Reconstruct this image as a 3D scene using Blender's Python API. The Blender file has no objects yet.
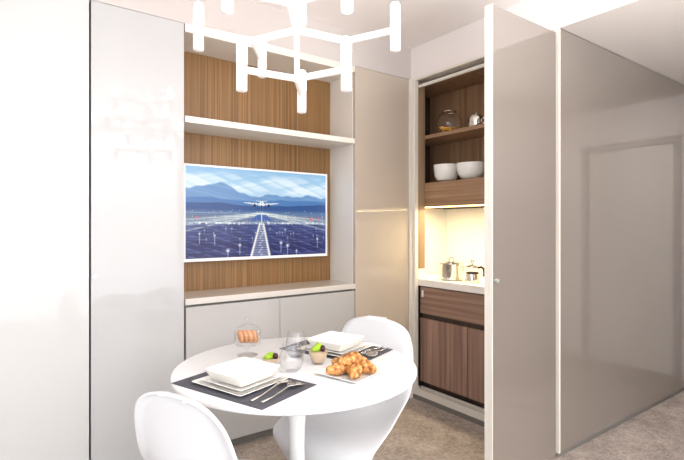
import bpy, bmesh, math, random
import numpy as np
from mathutils import Vector, Matrix, noise
random.seed(7)
S = bpy.context.scene
COL = S.collection
PI = math.pi

# ------------------------------------------------------------------ materials
def srgb(r, g, b):
    f = lambda c: (c/255/12.92) if c/255 <= .04045 else ((c/255+.055)/1.055)**2.4
    return (f(r), f(g), f(b), 1)

def mat(name, color, rough=.5, metal=0, coat=0, spec=.5, emis=None, estr=0, trans=0, ior=1.45, coat_rough=.02, bump=0, bump_scale=200, sss=0):
    m = bpy.data.materials.new(name); m.use_nodes = True
    nt = m.node_tree; b = nt.nodes['Principled BSDF']
    b.inputs['Base Color'].default_value = color
    b.inputs['Roughness'].default_value = rough
    b.inputs['Metallic'].default_value = metal
    b.inputs['Coat Weight'].default_value = coat
    b.inputs['Coat Roughness'].default_value = coat_rough
    b.inputs['Specular IOR Level'].default_value = spec
    b.inputs['Transmission Weight'].default_value = trans
    b.inputs['IOR'].default_value = ior
    if emis:
        b.inputs['Emission Color'].default_value = emis; b.inputs['Emission Strength'].default_value = estr
    # faint procedural variation everywhere
    tc = nt.nodes.new('ShaderNodeTexCoord'); n = nt.nodes.new('ShaderNodeTexNoise')
    n.inputs['Scale'].default_value = bump_scale if bump else 3
    nt.links.new(tc.outputs['Object'], n.inputs['Vector'])
    if bump:
        bp = nt.nodes.new('ShaderNodeBump'); bp.inputs['Strength'].default_value = bump
        bp.inputs['Distance'].default_value = .002
        nt.links.new(n.outputs['Fac'], bp.inputs['Height']); nt.links.new(bp.outputs['Normal'], b.inputs['Normal'])
    elif not trans and not metal:
        mx = nt.nodes.new('ShaderNodeMix'); mx.data_type = 'RGBA'
        mx.inputs[6].default_value = color
        mx.inputs[7].default_value = (color[0]*.97, color[1]*.97, color[2]*.97, 1)
        nt.links.new(n.outputs['Fac'], mx.inputs[0]); nt.links.new(mx.outputs[2], b.inputs['Base Color'])
    return m

def wood(name, c1, c2, c3, axis='Z', stripe=60, rough=.45, coat=0, big=6):
    """veneer whose grain runs along the axis"""
    m = bpy.data.materials.new(name); m.use_nodes = True
    nt = m.node_tree; b = nt.nodes['Principled BSDF']; L = nt.links
    tc = nt.nodes.new('ShaderNodeTexCoord')
    def nz(sc_across, sc_along, det):
        mp = nt.nodes.new('ShaderNodeMapping')
        sc = [sc_across]*3; sc['XYZ'.index(axis)] = sc_along
        mp.inputs['Scale'].default_value = sc
        L.new(tc.outputs['Object'], mp.inputs['Vector'])
        n = nt.nodes.new('ShaderNodeTexNoise'); n.inputs['Scale'].default_value = 1
        n.inputs['Detail'].default_value = det
        L.new(mp.outputs['Vector'], n.inputs['Vector']); return n
    n1 = nz(stripe, .8, 3); n2 = nz(big, .35, 2)
    r1 = nt.nodes.new('ShaderNodeValToRGB')
    r1.color_ramp.elements[0].position = .35; r1.color_ramp.elements[0].color = c1
    r1.color_ramp.elements[1].position = .65; r1.color_ramp.elements[1].color = c2
    L.new(n1.outputs['Fac'], r1.inputs['Fac'])
    r2 = nt.nodes.new('ShaderNodeValToRGB')
    r2.color_ramp.elements[0].position = .42; r2.color_ramp.elements[1].position = .62
    L.new(n2.outputs['Fac'], r2.inputs['Fac'])
    mx = nt.nodes.new('ShaderNodeMix'); mx.data_type = 'RGBA'
    md = nt.nodes.new('ShaderNodeMath'); md.operation = 'MULTIPLY'; md.inputs[1].default_value = .6
    L.new(r2.outputs['Color'], md.inputs[0]); L.new(md.outputs[0], mx.inputs[0])
    L.new(r1.outputs['Color'], mx.inputs[6]); mx.inputs[7].default_value = c3
    L.new(mx.outputs[2], b.inputs['Base Color'])
    b.inputs['Roughness'].default_value = rough; b.inputs['Coat Weight'].default_value = coat
    return m

def floor_mat():
    m = bpy.data.materials.new('floor_covering'); m.use_nodes = True
    nt = m.node_tree; b = nt.nodes['Principled BSDF']; L = nt.links
    tc = nt.nodes.new('ShaderNodeTexCoord')
    def n(sc, det, rough=.6, map_scale=(1,1,1)):
        mp = nt.nodes.new('ShaderNodeMapping'); mp.inputs['Scale'].default_value = map_scale
        x = nt.nodes.new('ShaderNodeTexNoise'); x.inputs['Scale'].default_value = sc
        x.inputs['Detail'].default_value = det; x.inputs['Roughness'].default_value = rough
        L.new(tc.outputs['Object'], mp.inputs['Vector']); L.new(mp.outputs['Vector'], x.inputs['Vector']); return x
    a, w1, w2 = n(5, 6, .75), n(26, 3, .8, (1, 4, 1)), n(26, 3, .8, (4, 1, 1))
    mm = nt.nodes.new('ShaderNodeMath'); mm.operation = 'ADD'
    L.new(w1.outputs['Fac'], mm.inputs[0]); L.new(w2.outputs['Fac'], mm.inputs[1])
    m2 = nt.nodes.new('ShaderNodeMath'); m2.operation = 'ADD'
    L.new(mm.outputs[0], m2.inputs[0]); L.new(a.outputs['Fac'], m2.inputs[1])
    m3 = nt.nodes.new('ShaderNodeMath'); m3.operation = 'DIVIDE'; m3.inputs[1].default_value = 3
    L.new(m2.outputs[0], m3.inputs[0])
    r = nt.nodes.new('ShaderNodeValToRGB')
    r.color_ramp.elements[0].position = .41; r.color_ramp.elements[0].color = srgb(128, 117, 108)
    r.color_ramp.elements[1].position = .59; r.color_ramp.elements[1].color = srgb(200, 187, 177)
    L.new(m3.outputs[0], r.inputs['Fac']); L.new(r.outputs['Color'], b.inputs['Base Color'])
    bp = nt.nodes.new('ShaderNodeBump'); bp.inputs['Strength'].default_value = .25; bp.inputs['Distance'].default_value = .003
    L.new(m3.outputs[0], bp.inputs['Height']); L.new(bp.outputs['Normal'], b.inputs['Normal'])
    b.inputs['Roughness'].default_value = .75
    return m

M = {}
M['lacquer'] = mat('greige_gloss_lacquer', srgb(182, 180, 178), .4, coat=1, coat_rough=.012)
M['lacquer'].node_tree.nodes['Principled BSDF'].inputs['Coat IOR'].default_value = 1.55
M['lacquer_warm'] = mat('glow_tinted_lacquer', srgb(190, 177, 163), .4, coat=1, coat_rough=.012)  # panel lacquer tinted warm, the kitchen glow put into its colour
M['lacquer_bright'] = mat('lit_gloss_lacquer', srgb(200, 200, 199), .4, coat=.5, coat_rough=.02)  # lighter copy of the panel lacquer, window light put into its colour
M['lacquer_white'] = mat('pale_gloss_lacquer', srgb(186, 186, 186), .4, coat=.8, coat_rough=.012)
M['lacquer_white'].node_tree.nodes['Principled BSDF'].inputs['Coat IOR'].default_value = 1.45
M['lacquer_dim'] = mat('shaded_gloss_lacquer', srgb(128, 119, 111), .4, coat=1, coat_rough=.012)  # darker copy of the panel lacquer, corridor shade put into its colour
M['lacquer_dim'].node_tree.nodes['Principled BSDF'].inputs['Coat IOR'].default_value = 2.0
M['satin'] = mat('pale_satin_panel', srgb(226, 220, 212), .35)
M['edge'] = mat('pale_edge_profile', srgb(228, 222, 212), .35)
M['alu'] = mat('brushed_aluminium', srgb(205, 205, 203), .32, metal=.55)
M['plinth'] = mat('grey_plinth', srgb(120, 116, 112), .45)
M['gap'] = mat('dark_gap', srgb(46, 42, 40), .8)
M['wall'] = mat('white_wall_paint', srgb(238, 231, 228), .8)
M['bulkhead'] = mat('dimmed_wall_paint', srgb(200, 192, 188), .85)  # wall paint darkened to offset the strong light on the bulkhead
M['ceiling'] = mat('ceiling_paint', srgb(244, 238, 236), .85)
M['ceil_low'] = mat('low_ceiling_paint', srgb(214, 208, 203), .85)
M['white_gloss'] = mat('white_gloss_plastic', srgb(240, 240, 240), .28, coat=.4)
M['chair'] = mat('white_satin_plastic', srgb(222, 223, 225), .38, coat=.25)
M['porcelain'] = mat('white_porcelain', srgb(248, 246, 240), .15, coat=.5)
M['mat_cloth'] = mat('charcoal_placemat', srgb(84, 84, 92), .8, bump=.4, bump_scale=600)
M['steel'] = mat('polished_steel', srgb(225, 222, 215), .12, metal=1)
M['black'] = mat('black_plastic', srgb(22, 22, 22), .3)
def glassmat(name, tint=(1,1,1,1), alpha_mix=.82):
    m = bpy.data.materials.new(name); m.use_nodes = True
    nt = m.node_tree; nt.nodes.clear(); L = nt.links
    o = nt.nodes.new('ShaderNodeOutputMaterial'); t = nt.nodes.new('ShaderNodeBsdfTransparent')
    g = nt.nodes.new('ShaderNodeBsdfGlossy'); g.inputs['Roughness'].default_value = .03
    t.inputs['Color'].default_value = tint
    lw = nt.nodes.new('ShaderNodeLayerWeight'); lw.inputs['Blend'].default_value = .5
    pw = nt.nodes.new('ShaderNodeMath'); pw.operation = 'POWER'; pw.inputs[1].default_value = 3.5
    L.new(lw.outputs['Facing'], pw.inputs[0])
    f = nt.nodes.new('ShaderNodeMath'); f.operation = 'MULTIPLY_ADD'; f.inputs[1].default_value = .55; f.inputs[2].default_value = .045
    L.new(pw.outputs[0], f.inputs[0])
    n = nt.nodes.new('ShaderNodeTexNoise'); n.inputs['Scale'].default_value = 8
    bp = nt.nodes.new('ShaderNodeBump'); bp.inputs['Strength'].default_value = .03
    L.new(n.outputs['Fac'], bp.inputs['Height']); L.new(bp.outputs['Normal'], g.inputs['Normal'])
    mx = nt.nodes.new('ShaderNodeMixShader')
    L.new(f.outputs[0], mx.inputs[0]); L.new(t.outputs[0], mx.inputs[1]); L.new(g.outputs[0], mx.inputs[2])
    L.new(mx.outputs[0], o.inputs['Surface'])
    return m
M['glass'] = glassmat('clear_glass', (.993, .995, .996, 1))
M['smoke_glass'] = glassmat('tinted_glass', (.99, .985, .98, 1))
M['wood_tv'] = wood('walnut_wall_veneer', srgb(100, 70, 38), srgb(156, 116, 70), srgb(130, 96, 56), 'Z', 120)
M['wood_kit'] = wood('walnut_front_vertical', srgb(114, 88, 76), srgb(172, 138, 120), srgb(140, 110, 96), 'Z', 34)
M['wood_kit_h'] = wood('walnut_front_horizontal', srgb(126, 96, 80), srgb(166, 134, 114), srgb(146, 114, 98), 'Y', 40)
M['wood_box'] = wood('walnut_shelf_horizontal', srgb(140, 106, 78), srgb(178, 144, 112), srgb(158, 124, 94), 'Y', 46)
M['wood_back'] = wood('walnut_back_vertical', srgb(122, 92, 66), srgb(166, 130, 98), srgb(142, 108, 80), 'Z', 30)
M['wood_jamb'] = wood('walnut_jamb', srgb(140, 116, 92), srgb(162, 136, 108), srgb(150, 126, 100), 'Z', 30)
M['wood_dark'] = wood('dark_walnut', srgb(52, 40, 34), srgb(74, 58, 48), srgb(60, 46, 40), 'Z', 30)
M['counter'] = mat('white_countertop', srgb(246, 242, 234), .25)
M['counter_grey'] = mat('pale_grey_counter', srgb(212, 206, 198), .25, coat=.6)
M['splash'] = mat('white_splashback', srgb(248, 244, 236), .35)
M['lamp_white'] = mat('white_lamp_metal', srgb(245, 243, 240), .4, emis=srgb(255, 238, 226), estr=.03)  # frame metal also given a faint glow of its own
M['bulb'] = mat('frosted_bulb', srgb(255, 250, 240), .4, emis=srgb(255, 246, 238), estr=11)
M['frame_grey'] = mat('grey_door_frame', srgb(176, 170, 166), .5)
M['led'] = mat('led_strip', srgb(255, 240, 200), .4, emis=srgb(255, 216, 140), estr=4)
M['floor'] = floor_mat()
M['cookie'] = mat('biscuit', srgb(206, 146, 100), .7, bump=.6, bump_scale=120)
M['green'] = mat('green_fruit', srgb(150, 190, 40), .35)
M['berry'] = mat('dark_berry', srgb(70, 22, 34), .3)
M['yogurt'] = mat('beige_cream', srgb(214, 190, 160), .5)
M['pasta'] = mat('yellow_pasta', srgb(232, 168, 72), .5)
def pastry_mat():
    m = bpy.data.materials.new('golden_pastry'); m.use_nodes = True
    nt = m.node_tree; b = nt.nodes['Principled BSDF']; L = nt.links
    tc = nt.nodes.new('ShaderNodeTexCoord'); n = nt.nodes.new('ShaderNodeTexNoise'); n.inputs['Scale'].default_value = 60
    n.inputs['Detail'].default_value = 5
    L.new(tc.outputs['Object'], n.inputs['Vector'])
    r = nt.nodes.new('ShaderNodeValToRGB')
    r.color_ramp.elements[0].position = .34; r.color_ramp.elements[0].color = srgb(140, 80, 34)
    r.color_ramp.elements[1].position = .68; r.color_ramp.elements[1].color = srgb(234, 184, 114)
    e = r.color_ramp.elements.new(.5); e.color = srgb(198, 136, 72)
    L.new(n.outputs['Fac'], r.inputs['Fac']); L.new(r.outputs['Color'], b.inputs['Base Color'])
    bp = nt.nodes.new('ShaderNodeBump'); bp.inputs['Strength'].default_value = .7; bp.inputs['Distance'].default_value = .004
    L.new(n.outputs['Fac'], bp.inputs['Height']); L.new(bp.outputs['Normal'], b.inputs['Normal'])
    b.inputs['Roughness'].default_value = .38
    return m
M['pastry'] = pastry_mat()

# ------------------------------------------------------------------ mesh helpers
def box(bm, x0, x1, y0, y1, z0, z1, bev=0):
    vs = [bm.verts.new(p) for p in ((x0,y0,z0),(x1,y0,z0),(x1,y1,z0),(x0,y1,z0),(x0,y0,z1),(x1,y0,z1),(x1,y1,z1),(x0,y1,z1))]
    fs = [(0,3,2,1),(4,5,6,7),(0,1,5,4),(1,2,6,5),(2,3,7,6),(3,0,4,7)]
    faces = [bm.faces.new([vs[i] for i in f]) for f in fs]
    if bev:
        es = list({e for f in faces for e in f.edges})
        bmesh.ops.bevel(bm, geom=es, offset=bev, segments=2, affect='EDGES', profile=.6)
    return bm

def B(*boxes, bev=0):
    bm = bmesh.new()
    for b in boxes: box(bm, *b, bev=bev)
    return bm

def frame_of(d):
    d = d.normalized(); up = Vector((0,0,1)) if abs(d.z) < .9 else Vector((1,0,0))
    a = d.cross(up).normalized(); return a, d.cross(a).normalized()

def tube(bm, pts, r, seg=12, caps=True):
    pts = [Vector(p) for p in pts]; n = len(pts)
    rs = r if isinstance(r, (list, tuple)) else [r]*n
    rings = []; a = None
    for i, p in enumerate(pts):
        d = (pts[min(i+1, n-1)] - pts[max(i-1, 0)]).normalized()
        if a is None: a, b = frame_of(d)
        else:
            a = (a - d*a.dot(d)).normalized(); b = d.cross(a).normalized()
        rings.append([bm.verts.new(p + (a*math.cos(2*PI*k/seg) + b*math.sin(2*PI*k/seg))*rs[i]) for k in range(seg)])
    for i in range(n-1):
        for k in range(seg):
            bm.faces.new((rings[i][k], rings[i][(k+1)%seg], rings[i+1][(k+1)%seg], rings[i+1][k]))
    if caps:
        bm.faces.new(rings[0][::-1]); bm.faces.new(rings[-1])
    return bm

def lathe(bm, prof, seg=32, c=(0,0,0)):
    rings = []
    for r, z in prof:
        if r < 1e-5: rings.append([bm.verts.new((c[0], c[1], c[2]+z))])
        else: rings.append([bm.verts.new((c[0]+r*math.cos(2*PI*k/seg), c[1]+r*math.sin(2*PI*k/seg), c[2]+z)) for k in range(seg)])
    for A_, B_ in zip(rings, rings[1:]):
        for k in range(seg):
            k2 = (k+1) % seg
            if len(A_) == 1 and len(B_) == 1: continue
            if len(A_) == 1: bm.faces.new((A_[0], B_[k2], B_[k]))
            elif len(B_) == 1: bm.faces.new((A_[k], A_[k2], B_[0]))
            else: bm.faces.new((A_[k], A_[k2], B_[k2], B_[k]))
    return bm

def blob(bm, c, rad, amp=.15, fr=2.5, seed=0, sub=3, rot=None):
    ret = bmesh.ops.create_icosphere(bm, subdivisions=sub, radius=1)
    Rm = rot or Matrix.Identity(3)
    for v in ret['verts']:
        k = 1 + amp*noise.noise(v.co*fr + Vector((seed*7.3, seed*3.1, seed)))
        v.co = Vector(c) + Rm @ Vector((v.co.x*rad[0]*k, v.co.y*rad[1]*k, v.co.z*rad[2]*k))
    return bm

def obj(name, bm, m, parent=None, smooth=False, label=None, mods=()):
    me = bpy.data.meshes.new(name)
    bmesh.ops.recalc_face_normals(bm, faces=bm.faces)
    bm.to_mesh(me); bm.free()
    me.materials.append(M[m] if isinstance(m, str) else m)
    if smooth:
        for p in me.polygons: p.use_smooth = True
        try: me.set_sharp_from_angle(angle=math.radians(38))
        except Exception: pass
    o = bpy.data.objects.new(name, me); COL.objects.link(o)
    if parent: o.parent = parent
    if label: o['label'] = label
    return o

def tag(o, label, cat, group=None):
    o['label'] = label; o['category'] = cat
    if group: o['group'] = group
    return o

def thing(name, label, cat, loc=(0,0,0), rz=0, group=None):
    o = bpy.data.objects.new(name, None); COL.objects.link(o)
    o.empty_display_size = .05
    o.location = loc; o.rotation_euler = (0, 0, rz)
    return tag(o, label, cat, group)

def struct(name, bm, m, parent=None):
    o = obj(name, bm, m, parent)
    if not parent: o['kind'] = 'structure'
    return o

def dup(root, loc, rz, label=None, group=None):
    r = root.copy(); COL.objects.link(r); r.location = loc; r.rotation_euler = (0, 0, rz)
    if label: r['label'] = label
    if group: r['group'] = group
    for ch in list(root.children):
        c = ch.copy(); COL.objects.link(c); c.parent = r
        for g in list(ch.children):
            d = g.copy(); COL.objects.link(d); d.parent = c
    return r

# ------------------------------------------------------------------ dimensions (x along TV wall, y into it, origin in the inner corner)
HP, HC = 2.406, 2.64          # top of the joinery / ceiling
NX0, NX1, ND = -1.713, -.54, .30   # niche
AY = -1.175                   # plane of the folding door and of the corridor panel
XE, YS, XW, YC = 2.13, -5.2, -4.2, -2.38

# ------------------------------------------------------------------ the room
struct('floor', B((XW-.1, XE+.1, YS-.1, .75, -.1, 0)), 'floor')
struct('ceiling', B((XW-.1, .0, YS-.1, .0, HC, HC+.1)), 'ceiling')
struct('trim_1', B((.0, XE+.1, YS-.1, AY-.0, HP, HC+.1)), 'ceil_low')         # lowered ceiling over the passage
struct('trim_2', B((-.004, 0, YS, 0.0, HP, HC)), 'wall')                     # upright face of the step in the ceiling
struct('wall_back', B((XW, .9, .60, .70, 0, HC)), 'wall')
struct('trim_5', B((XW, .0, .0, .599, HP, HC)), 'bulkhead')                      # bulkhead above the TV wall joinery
struct('trim_6', B((.95, XE+.1, AY+.06, AY+.12, 0, HC)), 'wall')
def curtain(x0, x1, y, z0, z1):
    bm = bmesh.new(); n = 160; rows = []
    for z in (z0, z1):
        rows.append([bm.verts.new((x0+(x1-x0)*i/n, y+.03*math.sin(i*1.3)+.01*math.sin(i*.37), z)) for i in range(n+1)])
    for i in range(n): bm.faces.new((rows[0][i], rows[0][i+1], rows[1][i+1], rows[1][i]))
    return bm
M['sheer'] = mat('glowing_fill_curtain', srgb(240, 238, 235), .9, emis=(.88, .94, 1, 1), estr=1.95)  # unseen self-glowing cloth, added to light the room evenly from the front
tag(obj('fill_curtain', curtain(XW+.05, -.2, YS+.1, .01, HC-.01), 'sheer', None, True), 'full-height glowing sheer curtain added behind the camera to light the room', 'curtain')
struct('wall_right', B((XE, XE+.1, YC, -2.12, 0, HP), (XE, XE+.1, -2.12, -1.32, 2.05, HP), (XE, XE+.1, -1.32, AY+.05, 0, HP)), 'wall')
struct('wall_passage', B((.5, XE+.1, YC-.1, YC, 0, HP), (.5, .6, YS, YC-.1, 0, HP)), 'wall')
struct('wall_kitchen', B((.0, .9, AY+.04, .60, HP, HC), (.85, .95, AY+.05, .60, 0, HP)), 'wall')
struct('wall_front', B((XW, .6, YS-.1, YS, 0, .5), (XW, .6, YS-.1, YS, 2.3, HC), (XW, -3.9, YS-.1, YS, .5, 2.3), (-1.3, .6, YS-.1, YS, .5, 2.3)), 'wall')
struct('wall_left', B((XW-.1, XW, YS, -4.7, 0, HC), (XW-.1, XW, -1.8, .6, 0, HC), (XW-.1, XW, -4.7, -1.8, 2.4, HC), (XW-.1, XW, -4.7, -1.8, 0, .1)), 'wall')
def window(name, bm_frame, bm_glass):
    w = struct(name, bm_frame, 'white_gloss'); g = obj('window_glass', bm_glass, 'glass', w)
window('window_1', B((XW-.07, XW-.02, -4.7, -4.64, .1, 2.4), (XW-.07, XW-.02, -1.86, -1.8, .1, 2.4), (XW-.07, XW-.02, -3.28, -3.22, .1, 2.4),
                     (XW-.07, XW-.02, -4.64, -1.86, 2.34, 2.4), (XW-.07, XW-.02, -4.64, -1.86, .1, .16)), B((XW-.05, XW-.045, -4.64, -1.86, .16, 2.34)))
window('window_2', B((-3.9, -3.84, YS-.07, YS-.02, .5, 2.3), (-1.36, -1.3, YS-.07, YS-.02, .5, 2.3), (-2.64, -2.56, YS-.07, YS-.02, .5, 2.3),
                     (-3.84, -1.36, YS-.07, YS-.02, 2.24, 2.3), (-3.84, -1.36, YS-.07, YS-.02, .5, .56)), B((-3.84, -1.36, YS-.05, YS-.045, .56, 2.24)))
struct('baseboard_right', B((XE-.012, XE, YC, -2.16, 0, .07), (XE-.012, XE, -1.28, AY, 0, .07)), 'satin')
struct('baseboard_passage', B((.6, XE-.012, YC, YC+.012, 0, .07)), 'satin')
d1 = struct('door_1', B((XE+.02, XE+.06, -2.08, -1.36, .01, 2.01), bev=.003), 'satin')
obj('door_frame', B((XE-.015, XE+.09, -2.14, -2.085, 0, 2.07), (XE-.015, XE+.09, -1.355, -1.30, 0, 2.07), (XE-.015, XE+.09, -2.085, -1.355, 2.015, 2.07)), 'frame_grey', d1)
hb = bmesh.new(); tube(hb, [(XE+.02,-2.0,1.0),(XE-.035,-2.0,1.0),(XE-.045,-1.99,1.0),(XE-.045,-1.88,1.0)], .009)
lathe(hb, [(0,0),(.001,0)]) if False else None
obj('door_handle', hb, 'alu', d1, True)

# ------------------------------------------------------------------ TV wall: tall cupboards
def knob_bm(c, axis):
    bm = bmesh.new()
    a = Vector(axis); c = Vector(c)
    tube(bm, [c, c+a*.010, c+a*.0105, c+a*.022], [.005, .005, .010, .010], 16)
    return bm
t = thing('tall_cupboard', 'tall glossy white cupboard panel at the far left, running out of the photo', 'cupboard', (-2.9, 0, 0))
obj('carcass', B((-1.2, .715, .03, .55, .05, HP)), 'plinth', t)
obj('door_panel', B((-1.2, .05, 0, .028, .06, HP-.002), bev=.002), 'lacquer_bright', t)
obj('door_panel', B((.054, .7205, 0, .028, .06, HP-.002), bev=.002), 'lacquer_bright', t)
obj('plinth', B((-1.2, .715, .04, .06, 0, .05)), 'plinth', t)
t = thing('tall_cupboard', 'tall pale glossy cupboard door left of the television niche reflecting the chandelier', 'cupboard', (-2.174, 0, 0))
obj('carcass', B((.003, .438, .03, .55, .05, HP)), 'plinth', t)
obj('door_panel', B((.003, .456, 0, .028, .06, HP-.002), bev=.002), 'lacquer_white', t)
obj('side_panel', B((.441, .458, .0285, .55, .05, HP)), 'satin', t)
obj('plinth', B((.003, .438, .04, .06, 0, .05)), 'plinth', t)
obj('knob', knob_bm((.014, 0, 1.052), (0,-1,0)), 'alu', t, True)
t = thing('tall_cupboard', 'tall glossy cupboard door with painted-in warm glow between the television niche and the kitchen alcove', 'cupboard', (NX1, 0, 0))
obj('carcass', B((.02, .43, .03, .15, .05, HP)), 'plinth', t)
obj('door_panel', B((.003, .515, 0, .028, .06, HP-.002), bev=.002), 'lacquer_warm', t)
obj('side_panel', B((.0, .019, .0285, ND+.02, .05, HP)), 'satin', t)
obj('plinth', B((.02, .505, .04, .06, 0, .05)), 'plinth', t)

# niche unit
t = thing('television_wall_unit', 'built-in walnut backed wall niche with a long pale shelf above the television', 'wall unit', (NX0, 0, 0))
W = NX1-NX0
obj('back_panel', B((0, W-.001, ND, ND+.02, .0, HP)), 'wood_tv', t)
obj('header', B((0.001, W-.001, 0, .02, 2.362, HP)), 'edge', t)
obj('top_panel', B((0.001, W-.001, .021, ND-.001, 2.362, 2.38)), 'satin', t)
obj('shelf', B((0.001, W-.001, 0.0, ND-.001, 1.868, 1.903), bev=.002), 'edge', t)
t = thing('base_cabinet', 'low two-door pale grey glossy cabinet under the television niche', 'cabinet', (NX0, 0, 0))
obj('carcass', B((.005, W-.005, .03, ND-.005, .05, .86)), 'plinth', t)
obj('door', B((.006, W/2-.0015, 0, .026, .06, .852), bev=.002), 'lacquer', t)
obj('door', B((W/2+.0015, W-.003, 0, .026, .06, .852), bev=.002), 'lacquer', t)
obj('plinth', B((.005, W-.005, .05, .07, 0, .05)), 'plinth', t)
tag(obj('media_counter', B((NX0+.001, NX1-.001, -.008, ND-.002, .866, .9), bev=.002), 'counter_grey'),
    'long pale grey counter slab below the television on the low cabinet', 'counter')

# ------------------------------------------------------------------ television
TW, TH = 1.035, .590
tv = thing('television', 'wall-mounted flat television with thin white frame showing a plane above a lit runway', 'television', (-1.645, ND-.01, 1.083))
obj('casing', B((0, TW, -.045, -.002, 0, TH), bev=.003), 'white_gloss', tv)
obj('wall_mount', B((.3, TW-.3, -.0019, .0098, .1, TH-.1)), 'gap', tv)
fw = .012
obj('bezel', B((0, TW, -.052, -.0452, 0, fw+.006), (0, TW, -.052, -.0452, TH-fw, TH), (0, fw, -.052, -.0452, fw+.006, TH-fw), (TW-fw, TW, -.052, -.0452, fw+.006, TH-fw)), 'white_gloss', tv)
def screen():
    nx, ny = 420, 236
    u, v = np.meshgrid((np.arange(nx)+.5)/nx, (np.arange(ny)+.5)/ny)
    rng = np.random.RandomState(3)
    def n1(x, seed, octs=4, f=3):
        r = np.random.RandomState(seed); y = 0*x
        for o in range(octs):
            y = y + np.sin(x*f*2**o*2.1 + r.rand()*6.28)*.6**o
        return y
    img = np.zeros((ny, nx, 3))
    C = lambda *c: np.array(c)/255.
    def mixin(mask, col):
        nonlocal img
        mask = np.clip(mask, 0, 1)[..., None]; img = img*(1-mask) + np.asarray(col)*mask
    sm = lambda a, b, x: np.clip((x-a)/(b-a), 0, 1)**2*(3-2*np.clip((x-a)/(b-a), 0, 1))
    img[:] = C(176, 208, 230)
    mixin(sm(.75, 1, v)*.6, C(120, 172, 214))
    cloud = n1(u*1.5+v*2, 1)*.5 + n1(u*2-v*5, 2)*.4 + n1(u*6+v*9, 5)*.25
    mixin(sm(-.9, .9, cloud)*sm(.66, .78, v)*(1-sm(.88, 1, v))*.72, C(240, 246, 248))
    ridge = .74 + .035*n1(u, 11, 5, 2.4) + .05*np.exp(-((u-.22)/.12)**2) + .02*np.exp(-((u-.6)/.1)**2)
    mixin(sm(.0, .02, ridge-v), C(104, 146, 192))
    mixin(sm(.0, .02, ridge-v)*sm(.2, 1, n1(u*3+v*8, 21))*.35, C(140, 176, 210))
    ridge2 = .665 + .012*n1(u, 31, 4, 3)
    mixin(sm(.0, .015, ridge2-v), C(74, 120, 176))
    ridge3 = .60 + .012*n1(u, 41, 4, 2) + .02*sm(.4, .9, u)
    mixin(sm(.0, .01, ridge3-v), C(42, 80, 138))
    mixin(sm(.0, .05, .55-v), C(86, 118, 160))
    mixin(sm(.0, .04, .50-v), C(104, 120, 150))
    mixin(sm(.0, .03, .40-v), C(52, 66, 120))
    mixin(sm(.0, .2, .33-v), C(24, 32, 92))
    mixin(sm(.2, .9, n1(v*7+u*.5, 51)+n1(u*9, 52)*.3)*sm(0, .1, .38-v)*.5, C(60, 74, 128))
    cx = .497
    def dot(a, b, r, col, s=1):
        mixin(np.exp(-(((u-a)*1.77)**2+(v-b)**2)/r**2)*s, C(*col))
    # runway fan
    for k in (-1, 1):
        for (w0, slope) in ((.012, .16), (.02, .27), (.012, .40)):
            d = np.abs(v - (.5 - np.abs(u-cx)*slope))
            side = (np.sign(u-cx) == k)
            mixin(side*np.exp(-(d/w0)**2)*.85*np.exp(-np.abs(u-cx)*1.0), C(226, 232, 224))
    mixin(np.exp(-((v-.385)/.012)**2)*.75, C(206, 222, 226))
    mixin(np.exp(-((v-.50)/.006)**2)*.35*(u < .35), C(236, 226, 214))
    # blue centre patch
    mixin(sm(0, .01, .49-v)*sm(0, .01, v-.41)*(np.abs(u-cx) < .03+(.49-v)*.6)*.8, C(52, 92, 176))
    mixin(np.exp(-((u-cx)/.004)**2)*sm(0, .05, .52-v)*sm(0, .02, v-.38), C(240, 240, 235))
    # bright approach strip
    w = .010 + (.40-v)*.14
    ins = sm(0, .01, .385-v)
    for k in (-1, 1):
        mixin(ins*np.exp(-(((u-cx+.02*(.4-v)) - k*w)/.008)**2)*.95, C(236, 234, 222))
    mixin(ins*(np.abs(u-cx+.02*(.4-v)) < w)*.45, C(150, 160, 190))
    for i in range(14):
        vv = .37 - i*.027; ww = .010+(.4-vv)*.14
        mixin(np.exp(-((v-vv)/.005)**2)*(np.abs(u-cx+.02*(.4-vv)) < ww)*.4, C(244, 240, 226)); dot(cx-.02*(.4-vv)-ww, vv, .008+.012*(.4-vv), (255, 252, 240)); dot(cx-.02*(.4-vv)+ww, vv, .008+.012*(.4-vv), (255, 252, 240)); dot(cx-.02*(.4-vv)+.01*math.sin(i*2.), vv, .006+.01*(.4-vv), (255, 250, 236), .8)
    lowz = sm(0, .02, .40-v)*(np.abs(u-cx) > w*1.3)
    mixin(lowz*sm(.3, 1.2, n1(u*8+v*13, 61, 5)+n1(v*22-u*3, 62, 5)*.7)*.55, C(96, 112, 166))
    mixin(lowz*sm(.5, 1.4, n1(v*31+u*2, 71, 5)-n1(u*5, 72)*.4)*.6, C(14, 20, 66))
    midz = sm(0, .02, v-.39)*sm(0, .02, .55-v)
    mixin(midz*sm(.2, 1.2, n1(v*40+u*3, 81, 5)+n1(u*14, 82, 4)*.5)*.4, C(60, 84, 122))
    # dots
    for i in range(46):
        dot(rng.rand(), .385+rng.randn()*.006, .006+.004*rng.rand(), (250, 250, 240))
    for i in range(60):
        a = rng.rand(); b = .40+rng.rand()*.14
        dot(a, b, .005, (236, 226, 206), .8)
    for i in range(24):
        a = rng.rand(); b = .2+.14*rng.rand()
        dot(a, b, .008, (214, 222, 226), .8); mixin(np.exp(-((u-a)/.0015)**2)*(v < b)*(v > b-.05)*.5, C(190, 200, 214))
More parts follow.
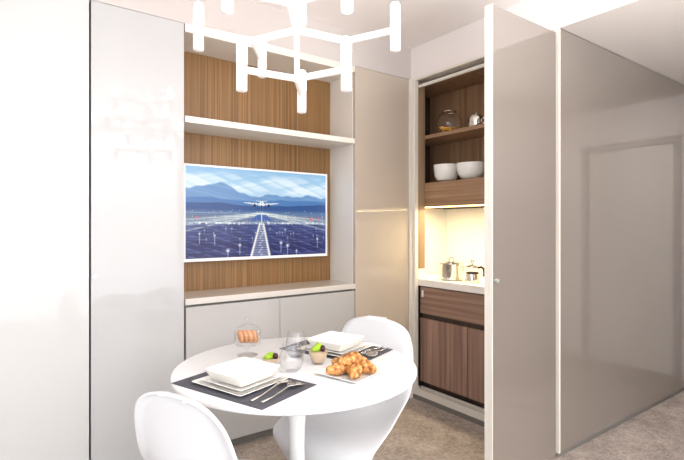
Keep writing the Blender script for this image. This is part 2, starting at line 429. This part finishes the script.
    for a, b, r in ((.265,.075,.02),(.345,.135,.016),(.64,.15,.018),(.69,.115,.02),(.93,.19,.014),(.18,.25,.01),(.085,.27,.01),(.76,.05,.012)):
        dot(a, b, r, (246, 246, 236)); mixin(np.exp(-((u-a)/.0022)**2)*(v < b)*(v > b-.11)*.8, C(206, 212, 224))
    for a, b in ((.87,.44),(.935,.445),(.07,.45),(.88,.43)): dot(a, b, .014, (236, 96, 116))
    # aeroplane
    py = .615
    ax = np.abs(u-cx)
    wing = (np.abs(v-(py-.012+ax*.17)) < np.clip(.015-ax*.08, .003, .02))*(ax < .125)
    mixin(wing*1., C(206, 214, 224))
    tail = (np.abs(v-(py+.028+ax*.1)) < .004)*(ax < .04); mixin(tail*1., C(196, 206, 218))
    mixin((ax < .0035)*(v > py)*(v < py+.085)*1., C(150, 128, 140))
    fus = (((u-cx)*1.77)**2+(v-py)**2 < .028**2); mixin(fus*1., C(240, 242, 244))
    mixin((((u-cx)*1.77)**2+(v-py-.008)**2 < .008**2)*.7, C(70, 80, 110))
    for k in (-1, 1):
        mixin((((u-cx-k*.05)*1.77)**2+(v-py+.022)**2 < .017**2)*1., C(24, 30, 56))
    for a in (-.028, 0, .028):
        mixin((np.abs(u-cx-a) < .0035)*(v < py-.015)*(v > py-.06)*1., C(40, 46, 70))
    img = np.clip(img*1.0, 0, 1)
    lin = np.where(img <= .04045, img/12.92, ((img+.055)/1.055)**2.4)
    x0, x1, z0, z1 = fw, TW-fw, fw+.006, TH-fw
    xs = np.linspace(x0, x1, nx+1); zs = np.linspace(z0, z1, ny+1)
    X, Z = np.meshgrid(xs, zs)
    verts = np.stack([X, np.full_like(X, -.0475), Z], -1).reshape(-1, 3)
    idx = np.arange((nx+1)*(ny+1)).reshape(ny+1, nx+1)
    faces = np.stack([idx[:-1,:-1], idx[:-1,1:], idx[1:,1:], idx[1:,:-1]], -1).reshape(-1, 4)
    me = bpy.data.meshes.new('screen'); me.from_pydata(verts.tolist(), [], faces.tolist())
    ca = me.color_attributes.new('picture', 'FLOAT_COLOR', 'CORNER')
    cols = np.ones((nx*ny, 4, 4), np.float32); cols[:, :, :3] = lin.reshape(-1, 1, 3)
    ca.data.foreach_set('color', cols.ravel())
    m = bpy.data.materials.new('screen_picture'); m.use_nodes = True
    nt = m.node_tree; b = nt.nodes['Principled BSDF']
    at = nt.nodes.new('ShaderNodeAttribute'); at.attribute_name = 'picture'
    nt.links.new(at.outputs['Color'], b.inputs['Emission Color']); b.inputs['Emission Strength'].default_value = .78
    b.inputs['Base Color'].default_value = (.01, .01, .012, 1); b.inputs['Roughness'].default_value = .25
    me.materials.append(m)
    o = bpy.data.objects.new('screen', me); COL.objects.link(o); o.parent = tv
    o['label'] = 'bright screen picture of an aeroplane over a blue lit runway'
screen()

# ------------------------------------------------------------------ kitchen alcove
KD = .387
tag(obj('alcove_frame', B((-.028, 0, -.018, -.001, .0, HP), (-.004, .028, -.045, -.019, .035, HP), (-.004, .028, AY+.045, -.046, HP-.016, HP), bev=.0015), 'edge'),
    'pale slim frame around the open kitchen alcove', 'frame')
tag(obj('floor_track', B((.0, .028, AY+.04, -.046, .035, .082), (.052, .066, AY+.04, -.046, .035, .088), (.0281, .0519, AY+.04, -.046, .035, .05), (.0281, .044, -.0459, -.019, .035, .088), bev=.001), 'edge'),
    'double aluminium sliding track along the bottom of the kitchen alcove', 'track')
struct('trim_3', B((.0, .075, AY+.04, -.0, .0, .034)), 'plinth')
tb = bmesh.new(); tube(tb, [(.035, AY+.05, 2.352), (.035, -.05, 2.352)], .013, 16)
tag(obj('ceiling_rail', tb, 'edge', None, True), 'round pale rail across the top of the kitchen alcove', 'rail')
k = thing('kitchen_wall_cabinet', 'walnut open wall cabinet with two shelf levels inside the kitchen alcove', 'cabinet', (.1, -.5, 1.445))
y0, y1 = AY+.07+.5, .174+.5
obj('back_panel', B((KD-.1, KD-.08, y0, y1, 0, .94)), 'wood_back', k)
obj('side_panel', B((.001, KD-.1, y1, y1+.02, 0, .94)), 'wood_dark', k)
obj('side_panel', B((.001, KD-.1, y0-.02, y0, 0, .94)), 'wood_back', k)
obj('top_panel', B((.001, KD-.101, y0, y1-.001, .922, .94)), 'wood_back', k)
obj('shelf', B((.0, KD-.101, y0, y1-.001, .517, .543)), 'wood_box', k)
obj('bottom_box', B((.0, KD-.101, y0, y1-.001, .0, .181)), 'wood_box', k)
obj('light_strip', B((.02, .035, y0+.03, y1-.02, -.008, 0)), 'led', k)
obj('end_jamb', B((-.071, .0, .455, .473, -.47, .94)), 'wood_jamb', k, label='walnut end strip beside the frame')
struct('trim_4', B((.02, .6, -.018, -.0, 0, .845)), 'gap')
tag(obj('splashback', B((.60, .62, AY+.05, .199, .901, 1.444), (.03, .5999, .176, .199, .901, 1.444)), 'splash'), 'plain white splashback behind the kitchen worktop', 'splashback')
tag(obj('worktop', B((.03, .60, AY+.07, -.0185, .85, .9), (.03, .60, -.0184, .175, .85, .9), (.03, .10, -.044, -.0185, .9001, .968), bev=.003), 'counter'),
    'white kitchen worktop in the alcove with small raised end', 'worktop')
k = thing('kitchen_base_cabinet', 'walnut kitchen base cabinet with a wide drawer above two doors', 'cabinet', (.05, -.5, 0))
yk0, yk1 = AY+.07+.5, -.045+.5
obj('carcass', B((.022, .5, yk0, yk1, .125, .845)), 'wood_dark', k)
dr = obj('drawer', B((0, .02, yk0, yk1, .642, .842), bev=.001), 'wood_kit_h', k)
obj('door', B((0, .02, .0145, yk1, .128, .605), bev=.0015), 'wood_kit', k)
obj('door', B((0, .02, yk0, .0095, .128, .605), bev=.0015), 'wood_kit', k)
obj('finger_groove', B((.018, .0215, yk0, yk1, .606, .641)), 'wood_dark', k)
obj('switch_plate', B((-.004, -.0002, yk1-.035, yk1-.016, .765, .815), bev=.0012), 'counter', dr, label='small white catch plate')
obj('plinth', B((.04, .055, yk0, yk1, .036, .124)), 'wood_dark', k)

# folding door: two leaves folded against each other
d = thing('folding_door', 'open glossy folding door in a shade-darkened tone standing out at a right angle from the alcove', 'door', (-.04, AY, 0))
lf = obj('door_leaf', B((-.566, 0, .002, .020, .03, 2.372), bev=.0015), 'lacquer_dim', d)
obj('edge_profile', B((-.5715, -.5665, 0, .0225, .028, 2.374)), 'edge', lf)
lf2 = obj('door_leaf', B((-.566, 0, .025, .043, .03, 2.372), bev=.0015), 'lacquer', d)
obj('edge_profile', B((-.5715, -.5665, .0235, .045, .028, 2.374)), 'edge', lf2)
obj('knob', knob_bm((-.553, .002, 1.035), (0,-1,0)), 'alu', d, True)

# corridor panel
p = thing('sliding_wall_panel', 'wide glossy wall panel in a shade-darkened tone on the right reflecting a room door', 'wall panel', (0, AY, 0))
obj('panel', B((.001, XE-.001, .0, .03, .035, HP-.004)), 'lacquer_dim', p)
obj('edge_profile', B((-.014, -.0, -.002, .031, .03, HP-.003), bev=.001), 'edge', p)
obj('plinth', B((.001, XE-.02, .012, .035, 0, .034)), 'plinth', p)

# ------------------------------------------------------------------ kitchen objects
ZS1, ZS2 = 1.445+.543, 1.445+.181
g = thing('glass_jar', 'tilted round glass jar of yellow pasta on the upper alcove shelf', 'jar', (.21, -.19, ZS1+.001)); g.scale = (1.12, 1.12, 1.08)
bm = bmesh.new(); lathe(bm, [(0,.001),(.05,.001),(.075,.02),(.088,.06),(.085,.10),(.065,.135),(.045,.15),(.045,.156)], 32)
obj('glass_body', bm, 'smoke_glass', g, True)
bm = bmesh.new()
for i in range(26):
    a, r = random.random()*6.28, random.random()*.055
    R3 = Matrix.Rotation(random.random()*3, 3, 'Z') @ Matrix.Rotation(random.random()*3, 3, 'X')
    blob(bm, (r*math.cos(a)-.01, r*math.sin(a), .022+random.random()*.028), (.026, .012, .012), .2, 2, i, 1, R3)
o = obj('pasta', bm, 'pasta', g, True); o['kind'] = 'stuff'
bm = bmesh.new(); tube(bm, [(.045*math.cos(a), .045*math.sin(a), .156) for a in np.linspace(0, 2*PI, 25)], .004, 8, False)
obj('rim', bm, 'steel', g, True)
g = thing('sugar_pot', 'small polished metal pot with lid on the upper alcove shelf', 'pot', (.19, -.455, ZS1+.001))
bm = bmesh.new(); lathe(bm, [(0,0),(.05,0),(.056,.008),(.056,.07),(.053,.076),(0,.076)], 32); obj('body', bm, 'steel', g, True)
bm = bmesh.new(); lathe(bm, [(0,.0765),(.05,.0765),(.046,.086),(.01,.093),(.007,.10),(.012,.108),(0,.112)], 24); obj('lid', bm, 'steel', g, True)
bm = bmesh.new(); tube(bm, [(0,-.056,.06),(0,-.075,.062),(0,-.082,.045),(0,-.075,.026),(0,-.056,.024)], .005, 8); obj('handle', bm, 'steel', g, True)
def bowl_prof(R, Hh, t=.004):
    out = [(.0,.0),(R*.42,.0),(R*.45,.006),(R*.72,.016),(R*.9,.045),(R*.985,Hh*.72),(R,Hh)]
    inn = [(R-t,Hh),(R*.985-t,Hh*.72),(R*.9-t,.048),(R*.7,.021),(0,.012)]
    return out+inn
bm = bmesh.new(); lathe(bm, bowl_prof(.096, .132), 40)
b1 = obj('serving_bowl', bm, 'porcelain', None, True); b1.location = (.205, -.165, ZS2+.001)
tag(b1, 'deep white serving bowl on the lower alcove shelf, the left one', 'bowl')
bm = bmesh.new(); lathe(bm, bowl_prof(.102, .12), 40)
b2 = obj('serving_bowl', bm, 'porcelain', None, True); b2.location = (.2, -.40, ZS2+.001)
tag(b2, 'wide white serving bowl on the lower alcove shelf, nearer the folding door', 'bowl')
g = thing('cooking_pot', 'shiny steel cooking pot with lid on the alcove worktop', 'pot', (.185, -.232, .901)); g.scale = (1.1, 1.1, 1.12)
bm = bmesh.new(); lathe(bm, [(0,0),(.07,0),(.077,.006),(.078,.1),(.081,.104),(.081,.107),(0,.107)], 40); obj('body', bm, 'steel', g, True)
bm = bmesh.new(); lathe(bm, [(0,.108),(.079,.108),(.078,.112),(.05,.121),(.0,.124)], 40); ld = obj('lid', bm, 'steel', g, True)
bm = bmesh.new(); tube(bm, [(0,-.022,.121),(0,-.02,.138),(0,-.008,.146),(0,.008,.146),(0,.02,.138),(0,.022,.121)], .004, 8); obj('lid_handle', bm, 'steel', ld, True)
for s in (-1, 1):
    bm = bmesh.new(); tube(bm, [(0,s*.076,.085),(0,s*.10,.09),(0,s*.108,.082),(0,s*.10,.07),(0,s*.077,.068)], .0045, 8); obj('handle', bm, 'steel', g, True)
g = thing('coffee_pot', 'small steel and glass coffee pot with black handle on the alcove worktop', 'coffee pot', (.175, -.432, .901)); g.scale = (1.08,)*3
bm = bmesh.new(); lathe(bm, [(0,0),(.046,0),(.048,.006),(.040,.05),(.038,.056),(0,.056)], 28); obj('base', bm, 'steel', g, True)
bm = bmesh.new(); lathe(bm, [(.036,.057),(.038,.062),(.040,.066),(.047,.098)], 28); obj('glass_body', bm, 'glass', g, True)
bm = bmesh.new(); lathe(bm, [(.037,.056),(.041,.058),(.041,.066),(.038,.066)], 28); obj('collar', bm, 'black', g, True)
bm = bmesh.new(); lathe(bm, [(0,.099),(.048,.099),(.046,.105),(.02,.115),(.006,.118),(.006,.126),(.013,.134),(.012,.145),(0,.149)], 28); obj('lid', bm, 'steel', g, True)
bm = bmesh.new(); tube(bm, [(0,-.046,.098),(0,-.07,.104),(0,-.088,.096),(0,-.094,.07),(0,-.09,.045)], [.006,.008,.008,.008,.006], 10); obj('handle', bm, 'black', g, True)

# ------------------------------------------------------------------ pedestal table
TC = (-1.59, -.984); ZT = .753
t = thing('dining_table', 'round white pedestal dining table laid for breakfast', 'table', (TC[0], TC[1], 0))
bm = bmesh.new(); lathe(bm, [(0,ZT-.034),(.30,ZT-.034),(.44,ZT-.022),(.462,ZT-.017),(.4675,ZT-.012),(.468,ZT-.003),(.4665,ZT-.0008),(.464,ZT),(0,ZT)], 96)
obj('tabletop', bm, 'white_gloss', t, True)
bm = bmesh.new(); lathe(bm, [(0,0),(.155,0),(.162,.004),(.162,.009),(.135,.020),(.10,.045),(.07,.09),(.046,.16),(.034,.28),(.03,.42),(.032,.52),(.042,.61),(.062,.68),(.10,.715),(.13,ZT-.035),(0,ZT-.035)], 48)
obj('pedestal', bm, 'white_gloss', t, True)

# ------------------------------------------------------------------ moulded chairs
def chair_shell():
    P = [(-.320,.845,.045,.00,-.001),(-.311,.8445,.048,.00,-.001),(-.301,.842,.05,.00,-.001),(-.302,.839,.090,.00,-.004),(-.303,.832,.128,.00,-.006),(-.303,.820,.156,.001,-.008),(-.302,.80,.178,.003,-.006),
         (-.299,.77,.194,.006,-.004),(-.296,.73,.206,.010,-.002),(-.292,.68,.216,.018,0),
         (-.285,.62,.226,.028,.0),(-.272,.555,.236,.044,.01),(-.245,.49,.246,.07,.03),(-.195,.44,.252,.085,.055),(-.11,.413,.256,.06,.06),
         (-.02,.405,.258,.02,.045),(.06,.412,.258,0,.015),(.14,.42,.256,-.01,-.012),(.20,.412,.253,-.03,-.022),(.237,.385,.25,-.06,-.02),
         (.245,.34,.246,-.09,-.01),(.222,.28,.238,-.11,0),(.18,.21,.232,-.13,0),(.14,.14,.232,-.16,0),(.115,.08,.238,-.20,0),(.10,.03,.245,-.24,0),(.10,.001,.252,-.27,0)]
    N = 16; bm = bmesh.new(); rows = []
    for x, z, w, ex, ez in P:
        row = []
        for i in range(N+1):
            s = -1+2*i/N; c = abs(s)**2.6
            lip = max(0, abs(s)-.86)/.14
            row.append(bm.verts.new((x+ex*c-(.014*lip if z > .45 else 0), w*s+(.006*lip*(1 if s > 0 else -1) if z > .3 else 0), max(z+ez*c, .001))))
        rows.append(row)
    for a, b in zip(rows, rows[1:]):
        for i in range(N): bm.faces.new((a[i], a[i+1], b[i+1], b[i]))
    return bm
def chair(loc, rz, label):
    o = obj('moulded_chair', chair_shell(), 'chair', None, False); o.location = loc; o.rotation_euler = (0,0,rz); o.scale = (1, 1, .978)
    for p_ in o.data.polygons: p_.use_smooth = True
    so = o.modifiers.new('thick', 'SOLIDIFY'); so.thickness = .013; so.offset = 1
    sb = o.modifiers.new('sub', 'SUBSURF'); sb.levels = 2; sb.render_levels = 2
    return tag(o, label, 'chair')
ang = math.radians(20)
fx, fy = math.cos(ang), math.sin(ang)
chair((TC[0]-.362*fx+.070, TC[1]-.362*fy-.056, .0), ang+.02, 'white moulded cantilever chair nearest the camera, seen from behind')
chair((TC[0]+.35*fx-.012, TC[1]+.35*fy+.012, .0), ang+PI, 'white moulded cantilever chair behind the table, facing the camera')

# ------------------------------------------------------------------ place settings
ZZ = ZT+.0006
def loc2(o, x, y, z, rz): o.location = (x, y, z); o.rotation_euler = (0,0,rz)
m1 = obj('placemat', B((-.135,.135,-.213,.213,0,.002)), 'mat_cloth'); loc2(m1, -1.857, -1.075, ZZ, ang)
tag(m1, 'charcoal placemat at the near left of the table', 'placemat')
m2 = m1.copy(); COL.objects.link(m2); loc2(m2, -1.331, -.885, ZZ, ang)
m2['label'] = 'charcoal placemat at the far right of the table'
def sq_dish(hb, ht, h, wall, lip=0, n=10):
    """square dish: half base, half top, height, wall"""
    bm = bmesh.new()
    def ring(hs, z, rc):
        pts = []
        for (sx, sy, a0) in ((1,1,0),(-1,1,90),(-1,-1,180),(1,-1,270)):
            for k_ in range(5):
                a = math.radians(a0+k_*22.5)
                pts.append(bm.verts.new((sx*(hs-rc)+rc*math.cos(a), sy*(hs-rc)+rc*math.sin(a), z)))
        return pts
    R_ = [ring(hb, 0, .008), ring(hb+.003, .002, .008), ring(ht, h-.0015, .007), ring(ht-.0015, h, .006), ring(ht-wall, h-.0015, .005), ring(hb-wall+.004, wall+.001, .006), ring(hb-wall-.004, wall, .006)]
    for a, b in zip(R_, R_[1:]):
        L_ = len(a)
        for i in range(L_): bm.faces.new((a[i], a[(i+1)%L_], b[(i+1)%L_], b[i]))
    bm.faces.new(R_[0][::-1]); bm.faces.new(R_[-1])
    return bm
pl_bm, pm_bm, bo_bm = sq_dish(.098, .124, .010, .003), sq_dish(.084, .106, .012, .003), sq_dish(.072, .095, .038, .006)
plate = obj('square_plate', pl_bm, 'porcelain', None, True); plate2 = obj('square_plate', pm_bm, 'porcelain', None, True); bowl = obj('square_bowl', bo_bm, 'porcelain', None, True)
z0 = ZZ+.0025
c1 = (-1.850, -1.052); c2 = (-1.332, -.885)
loc2(plate, *c1, z0, ang-.03); tag(plate, 'large square white plate lowest in the stack at the near left setting', 'plate')
loc2(plate2, *c1, z0+.0055, ang-.03); tag(plate2, 'middle square white plate between plate and bowl at the near left setting', 'plate')
loc2(bowl, *c1, z0+.0125, ang-.03); tag(bowl, 'square white bowl on top of the near left plates', 'bowl')
for src, dz, lab in ((plate, 0, 'large square white plate lowest in the stack at the far right setting'), (plate2, .0055, 'middle square white plate between plate and bowl at the far right setting'), (bowl, .0125, 'square white bowl on top of the far right plates')):
    o = src.copy(); COL.objects.link(o); loc2(o, *c2, z0+dz, ang+PI); o['label'] = lab

def spoon_bm(L=.2):
    bm = bmesh.new()
    n = 12; st = [(0,.0042),(.3,.003),(.6,.0024),(.66,.003),(.70,.010),(.77,.020),(.85,.025),(.93,.022),(.98,.013),(1,.001)]
    def zz(u): return .0035 + (.012*max(0, (u-.3)/.42) if u < .72 else .012*(1-((u-.72)/.28))-.0 if u < 1 else 0)
    rows = []
    for u, w in st:
        row = []
        for i in range(5):
            s = -1+i*.5
            dip = (-.0055*(1-s*s)*min(1, w/.016) if u > .74 else .0008*(1-s*s))
            row.append(bm.verts.new((u*L, w*s, max(.0012, zz(u)-.001+dip+.003*(u > .74)))))
        rows.append(row)
    for a, b in zip(rows, rows[1:]):
        for i in range(4): bm.faces.new((a[i], a[i+1], b[i+1], b[i]))
    return bm
def fork_bm(L=.2):
    bm = bmesh.new()
    zf = lambda u: .0035 + .011*max(0, 1-abs(u-.72)/.4)
    st = [(0,.0042),(.3,.003),(.6,.0024),(.70,.004),(.76,.011),(.80,.0125)]
    rows = [[bm.verts.new((u*L, w*s, zf(u))) for s in (-1, 0, 1)] for u, w in st]
    for a, b in zip(rows, rows[1:]):
        for i in range(2): bm.faces.new((a[i], a[i+1], b[i+1], b[i]))
    for j in range(4):
        y = -.0098+j*.0065
        q = [bm.verts.new((u*L, y+dy, zf(u))) for u, dy in ((.80,-.002),(.80,.002),(.9,.0018),(1,.0007),(1,-.0007),(.9,-.0018))]
        bm.faces.new((q[0], q[1], q[2], q[5])); bm.faces.new((q[5], q[2], q[3], q[4]))
    return bm
def knife_bm(L=.21):
    bm = bmesh.new()
    prof = [(0,-.004),(.4,-.005),(.5,-.006),(.75,-.009),(.92,-.009),(1,.004),(.9,.006),(.5,.005),(0,.004)]
    a = [bm.verts.new((u*L, y, .0008)) for u, y in prof]; b = [bm.verts.new((u*L, y*.9, .003)) for u, y in prof]
    bm.faces.new(a[::-1]); bm.faces.new(b)
    for i in range(len(a)): bm.faces.new((a[i], a[(i+1)%len(a)], b[(i+1)%len(a)], b[i]))
    return bm
def cutlery(name, bm, x0, y0_, x1, y1_, label, cat):
    o = obj(name, bm, 'steel', None, True); so = o.modifiers.new('t', 'SOLIDIFY'); so.thickness = .0016; o.scale = (1, 1.12, 1)
    loc2(o, x0, y0_, ZZ+.0035, math.atan2(y1_-y0_, x1-x0)); return tag(o, label, cat)
cutlery('fork', fork_bm(.215), -1.911, -1.248, -1.709, -1.146, 'steel fork beside the near left plates', 'fork')
cutlery('spoon', spoon_bm(.205), -1.892, -1.280, -1.697, -1.198, 'steel spoon at the near left setting, outside the fork', 'spoon')
cutlery('fork', fork_bm(.17), -1.142, -.985, -1.30, -1.040, 'steel fork on the front edge of the far right placemat', 'fork')
cutlery('spoon', spoon_bm(.17), -1.148, -1.020, -1.297, -1.080, 'steel teaspoon beside the fork on the far right placemat', 'spoon')
cutlery('knife', knife_bm(.2), -1.275, -.715, -1.455, -.78, 'steel knife behind the plates on the far right placemat', 'knife')

# pastries
p = thing('pastry_plate', 'square white plate holding golden pastries at the front of the table', 'plate', (-1.490, -1.200, ZZ), ang-.08)
obj('dish', sq_dish(.078, .097, .012, .003), 'porcelain', p, True)
pc = Vector((-1.484, -1.198)); ca, sa = math.cos(ang), math.sin(ang)
spots = [(-.052,.022,.030,.2),(-.040,-.042,.030,1.2),(.022,-.050,.030,2.2),(.062,.0,.030,.7),(.022,.050,.030,1.6),(-.012,.002,.052,.6),(.036,.010,.050,1.9)]
plabs = ['golden pastry at the left corner of the square plate', 'golden pastry at the near left of the square plate', 'golden pastry at the near front of the square plate', 'golden pastry at the right corner of the square plate',
         'golden pastry at the far back of the square plate', 'golden pastry on top of the pile, left of its neighbour', 'golden pastry on top of the pile, right of its neighbour']
for i, (a, b_, h, rr) in enumerate(spots):
    bm = bmesh.new(); rz = rr
    Rr = Matrix.Rotation(rz, 3, 'Z')
    # rolled crescent: overlapping swollen segments
    for j, q in enumerate((-1, -.5, 0, .5, 1)):
        rad = (.017-.006*abs(q))*1.62
        off = Rr @ Vector((q*.030, .014*q*q, -.003*abs(q)))
        blob(bm, off, (rad*.8, rad*1.05, rad*.95), .18, 2.2, i*5+j, 2, Rr)
    o = obj('pastry', bm, 'pastry', None, True)
    rm = o.modifiers.new('merge', 'REMESH'); rm.mode = 'VOXEL'; rm.voxel_size = .0028; rm.use_smooth_shade = True
    o.location = (pc.x+a*ca-b_*sa, pc.y+a*sa+b_*ca, ZZ+h-.002)
    tag(o, plabs[i], 'pastry', 'pastries piled on the square plate')

# biscuit jar
j = thing('biscuit_jar', 'footed glass biscuit jar with domed lid at the back of the table', 'jar', (-1.69, -.745, ZZ))
bm = bmesh.new(); lathe(bm, [(0,.0),(.042,.0),(.044,.003),(.02,.008),(.008,.014),(.008,.03),(.025,.038),(.05,.046),(.055,.056),(.055,.095),(.053,.097),(.053,.058),(.048,.049),(.0,.042)], 40)
obj('glass_body', bm, 'glass', j, True)
bm = bmesh.new(); lathe(bm, [(.059,.096),(.058,.102),(.046,.118),(.025,.128),(.010,.131),(.008,.136),(.014,.144),(.014,.152),(.008,.158),(0,.159)], 40)
obj('glass_lid', bm, 'glass', j, True)
for i, (a, b_, tilt, tz, hz) in enumerate(((-.0285,.0,1.36,0,.0765),(-.0095,.0,1.36,0,.0765),(.0095,.0,1.36,0,.0765),(.0285,.0,1.36,0,.0765))):
    bm = bmesh.new(); tube(bm, [(.0195*math.cos(q), .0195*math.sin(q), 0) for q in np.linspace(0, 2*PI, 20)], .0092, 10, False)
    o = obj('biscuit', bm, 'cookie', None, True)
    o.location = (-1.69+a*.8075-b_*.59, -.745-a*.59-b_*.8, ZZ+hz+.0025); o.rotation_euler = (tilt, 0, tz+PI/2-.63+.5)
    tag(o, 'round ring biscuit inside the footed glass jar', 'biscuit', 'biscuits in the glass jar')

# stemless glasses
gp = [(0,.0),(.024,.0),(.036,.012),(.045,.035),(.045,.055),(.039,.082),(.033,.105),(.0318,.105),(.037,.082),(.0432,.055),(.0432,.036),(.034,.014),(.022,.004),(0,.004)]
bm = bmesh.new(); lathe(bm, gp, 40); g1 = obj('stemless_glass', bm, 'glass', None, True); g1.location = (-1.650, -1.045, ZZ)
tag(g1, 'clear stemless glass next to the near left setting', 'glass')
g2 = g1.copy(); COL.objects.link(g2); g2.location = (-1.535, -.885, ZZ); g2['label'] = 'clear stemless glass further back near the far right placemat'
# fruit glasses
def fruit(loc, lab, big, cl):
    f = thing('fruit_glass', lab, 'dessert', loc); f.scale = (1.12,)*3
    Rr, Hh = (.036, .05) if big else (.032, .024)
    bm = bmesh.new(); lathe(bm, [(0,0),(Rr*.6,0),(Rr*.8,Hh*.3),(Rr,Hh),(Rr-.0015,Hh),(Rr*.8-.002,Hh*.32),(Rr*.5,.003),(0,.003)], 32); obj('glass_cup', bm, 'glass', f, True)
    bm = bmesh.new(); lathe(bm, [(0,.004),(Rr*.5,.004),(Rr*.76,Hh*.34),(Rr*.93,Hh*.86),(0,Hh*.88)], 28); obj('cream', bm, 'yogurt', f, True)
    for q in range(3 if big else 2):
        bm = bmesh.new(); blob(bm, (-.012+q*.009, -.004+.006*q, Hh+.004+.003*q), (.019,.012,.011), .1, 2, q, 2, Matrix.Rotation(.5*q, 3, 'Z')); obj('fruit_slice', bm, 'green', f, True, label='green fruit slice')
    for q in range(3):
        bm = bmesh.new(); blob(bm, (.010+.006*(q%2), .008-.011*q, Hh+.003), (.010,.010,.010), .12, 3, q+5, 2); obj('berry', bm, 'berry', f, True, label='dark red berry')
fruit((-1.668, -.915, ZZ), 'low fruit dessert cup between the biscuit jar and the glasses', False, 0)
fruit((-1.512, -1.018, ZZ), 'glass of cream topped with green fruit behind the pastries', True, 1)

# ------------------------------------------------------------------ chandelier
A0 = Vector((-1.651, -1.086)); ar = .2095
fr = Vector((.5898, .8075)); rt = Vector((.8075, -.5898))
zm = 2.022; dz = .180
def pd(base, deg, z, r=ar):
    a = math.radians(deg); v = base + (rt*math.cos(a) + fr*math.sin(a))*r
    return Vector((v.x, v.y, z))
ch = thing('chandelier', 'white branching chandelier with glowing tube lamps hanging over the table', 'chandelier', (A0.x, A0.y, zm))
O = Vector((A0.x, A0.y, zm)); loc = lambda v: Vector(v)-O
arms = bmesh.new(); lamps = []
def arm(p, q, r=.0125): tube(arms, [loc(p), loc(q)], r, 12)
def node(p, r=.017): blob(arms, loc(p), (r,r,r), 0, 1, 0, 2)
c3 = Vector((A0.x, A0.y, zm)); node(c3)
for d_ in (30, 150, 270):
    n_ = pd(A0, d_, zm); arm(c3, n_, .014); node(n_)
    for e_ in (d_-60, d_+60):
        l_ = pd(n_.to_2d(), e_, zm); arm(n_, l_); lamps.append(l_)
for sgn in (-1, 1):
    cc = Vector((A0.x, A0.y, zm+sgn*dz)); arm(c3, cc, .010); node(cc)
    for e_ in (90, 210, 330):
        l_ = pd(A0, e_, cc.z); arm(cc, l_); lamps.append(l_)
obj('branch_frame', arms, 'lamp_white', ch, True)
bm = bmesh.new(); tube(bm, [loc((A0.x, A0.y, zm+dz)), loc((A0.x, A0.y, HC-.03))], .0025, 8)
obj('suspension_cable', bm, 'lamp_white', ch, True)
bm = bmesh.new(); lathe(bm, [(0,0),(.05,0),(.055,-.006),(.05,-.03),(0,-.03)], 32, loc((A0.x, A0.y, HC)))
obj('ceiling_rose', bm, 'lamp_white', ch, True)
for l_ in lamps:
    c = loc(l_)
    bm = bmesh.new(); tube(bm, [c+Vector((0,0,-.076)), c+Vector((0,0,-.074)), c+Vector((0,0,.012)), c+Vector((0,0,.014))], [.015,.019,.019,.017], 20); h = obj('lamp_holder', bm, 'lamp_white', ch, True)
    bm = bmesh.new(); tube(bm, [c+Vector((0,0,.0145)), c+Vector((0,0,.09)), c+Vector((0,0,.098)), c+Vector((0,0,.101))], [.0175,.0175,.013,.005], 20); obj('bulb', bm, 'bulb', h, True)

# ------------------------------------------------------------------ lights
def area(name, loc_, rot, sx, sy, power, color=(1,1,1)):
    L_ = bpy.data.lights.new(name, 'AREA'); L_.shape = 'RECTANGLE'; L_.size = sx; L_.size_y = sy; L_.energy = power; L_.color = color
    o = bpy.data.objects.new(name, L_); COL.objects.link(o); o.location = loc_; o.rotation_euler = rot; return o
area('window_daylight', (XW-.12, -3.25, 1.3), (0, -PI/2, 0), 2.3, 2.9, 16, (.84, .92, 1))
sp = bpy.data.lights.new('passage_fill_spot', 'SPOT'); sp.energy = 42; sp.spot_size = math.radians(95); sp.spot_blend = 1; sp.shadow_soft_size = .05; sp.color = (1, .96, .92)  # spot added to brighten the passage, stands for no known fitting
so_ = bpy.data.objects.new('passage_fill_spot', sp); COL.objects.link(so_); so_.location = (.3, -1.85, 2.36)
so_.rotation_euler = (Vector((2.13, -1.75, 1.1))-Vector((.3, -1.85, 2.36))).to_track_quat('-Z', 'Y').to_euler()
area('ceiling_fill', (-1.3, -3.3, 1.4), (PI, 0, 0), 2.0, 2.0, 74, (1, .97, .955))  # unseen area lamp added to lift the ceiling brightness
area('undercabinet_light', (.16, -.42, 1.43), (0, 0, 0), .05, 1.1, 7, (1, .83, .52))
w = bpy.data.worlds.new('world'); S.world = w; w.use_nodes = True
bg = w.node_tree.nodes['Background']; bg.inputs[0].default_value = (.88, .94, 1, 1); bg.inputs[1].default_value = 1.5

# ------------------------------------------------------------------ camera
cam = bpy.data.cameras.new('camera'); co = bpy.data.objects.new('camera', cam); COL.objects.link(co)
co.location = (-2.549, -2.597, 1.30); co.rotation_euler = (PI/2, 0, -.631)
cam.lens = 36*474.5/684; cam.sensor_width = 36; cam.shift_y = -4.2/684; cam.clip_start = .05
S.camera = co
S.view_settings.view_transform = 'Standard'
S.view_settings.exposure = 0.52
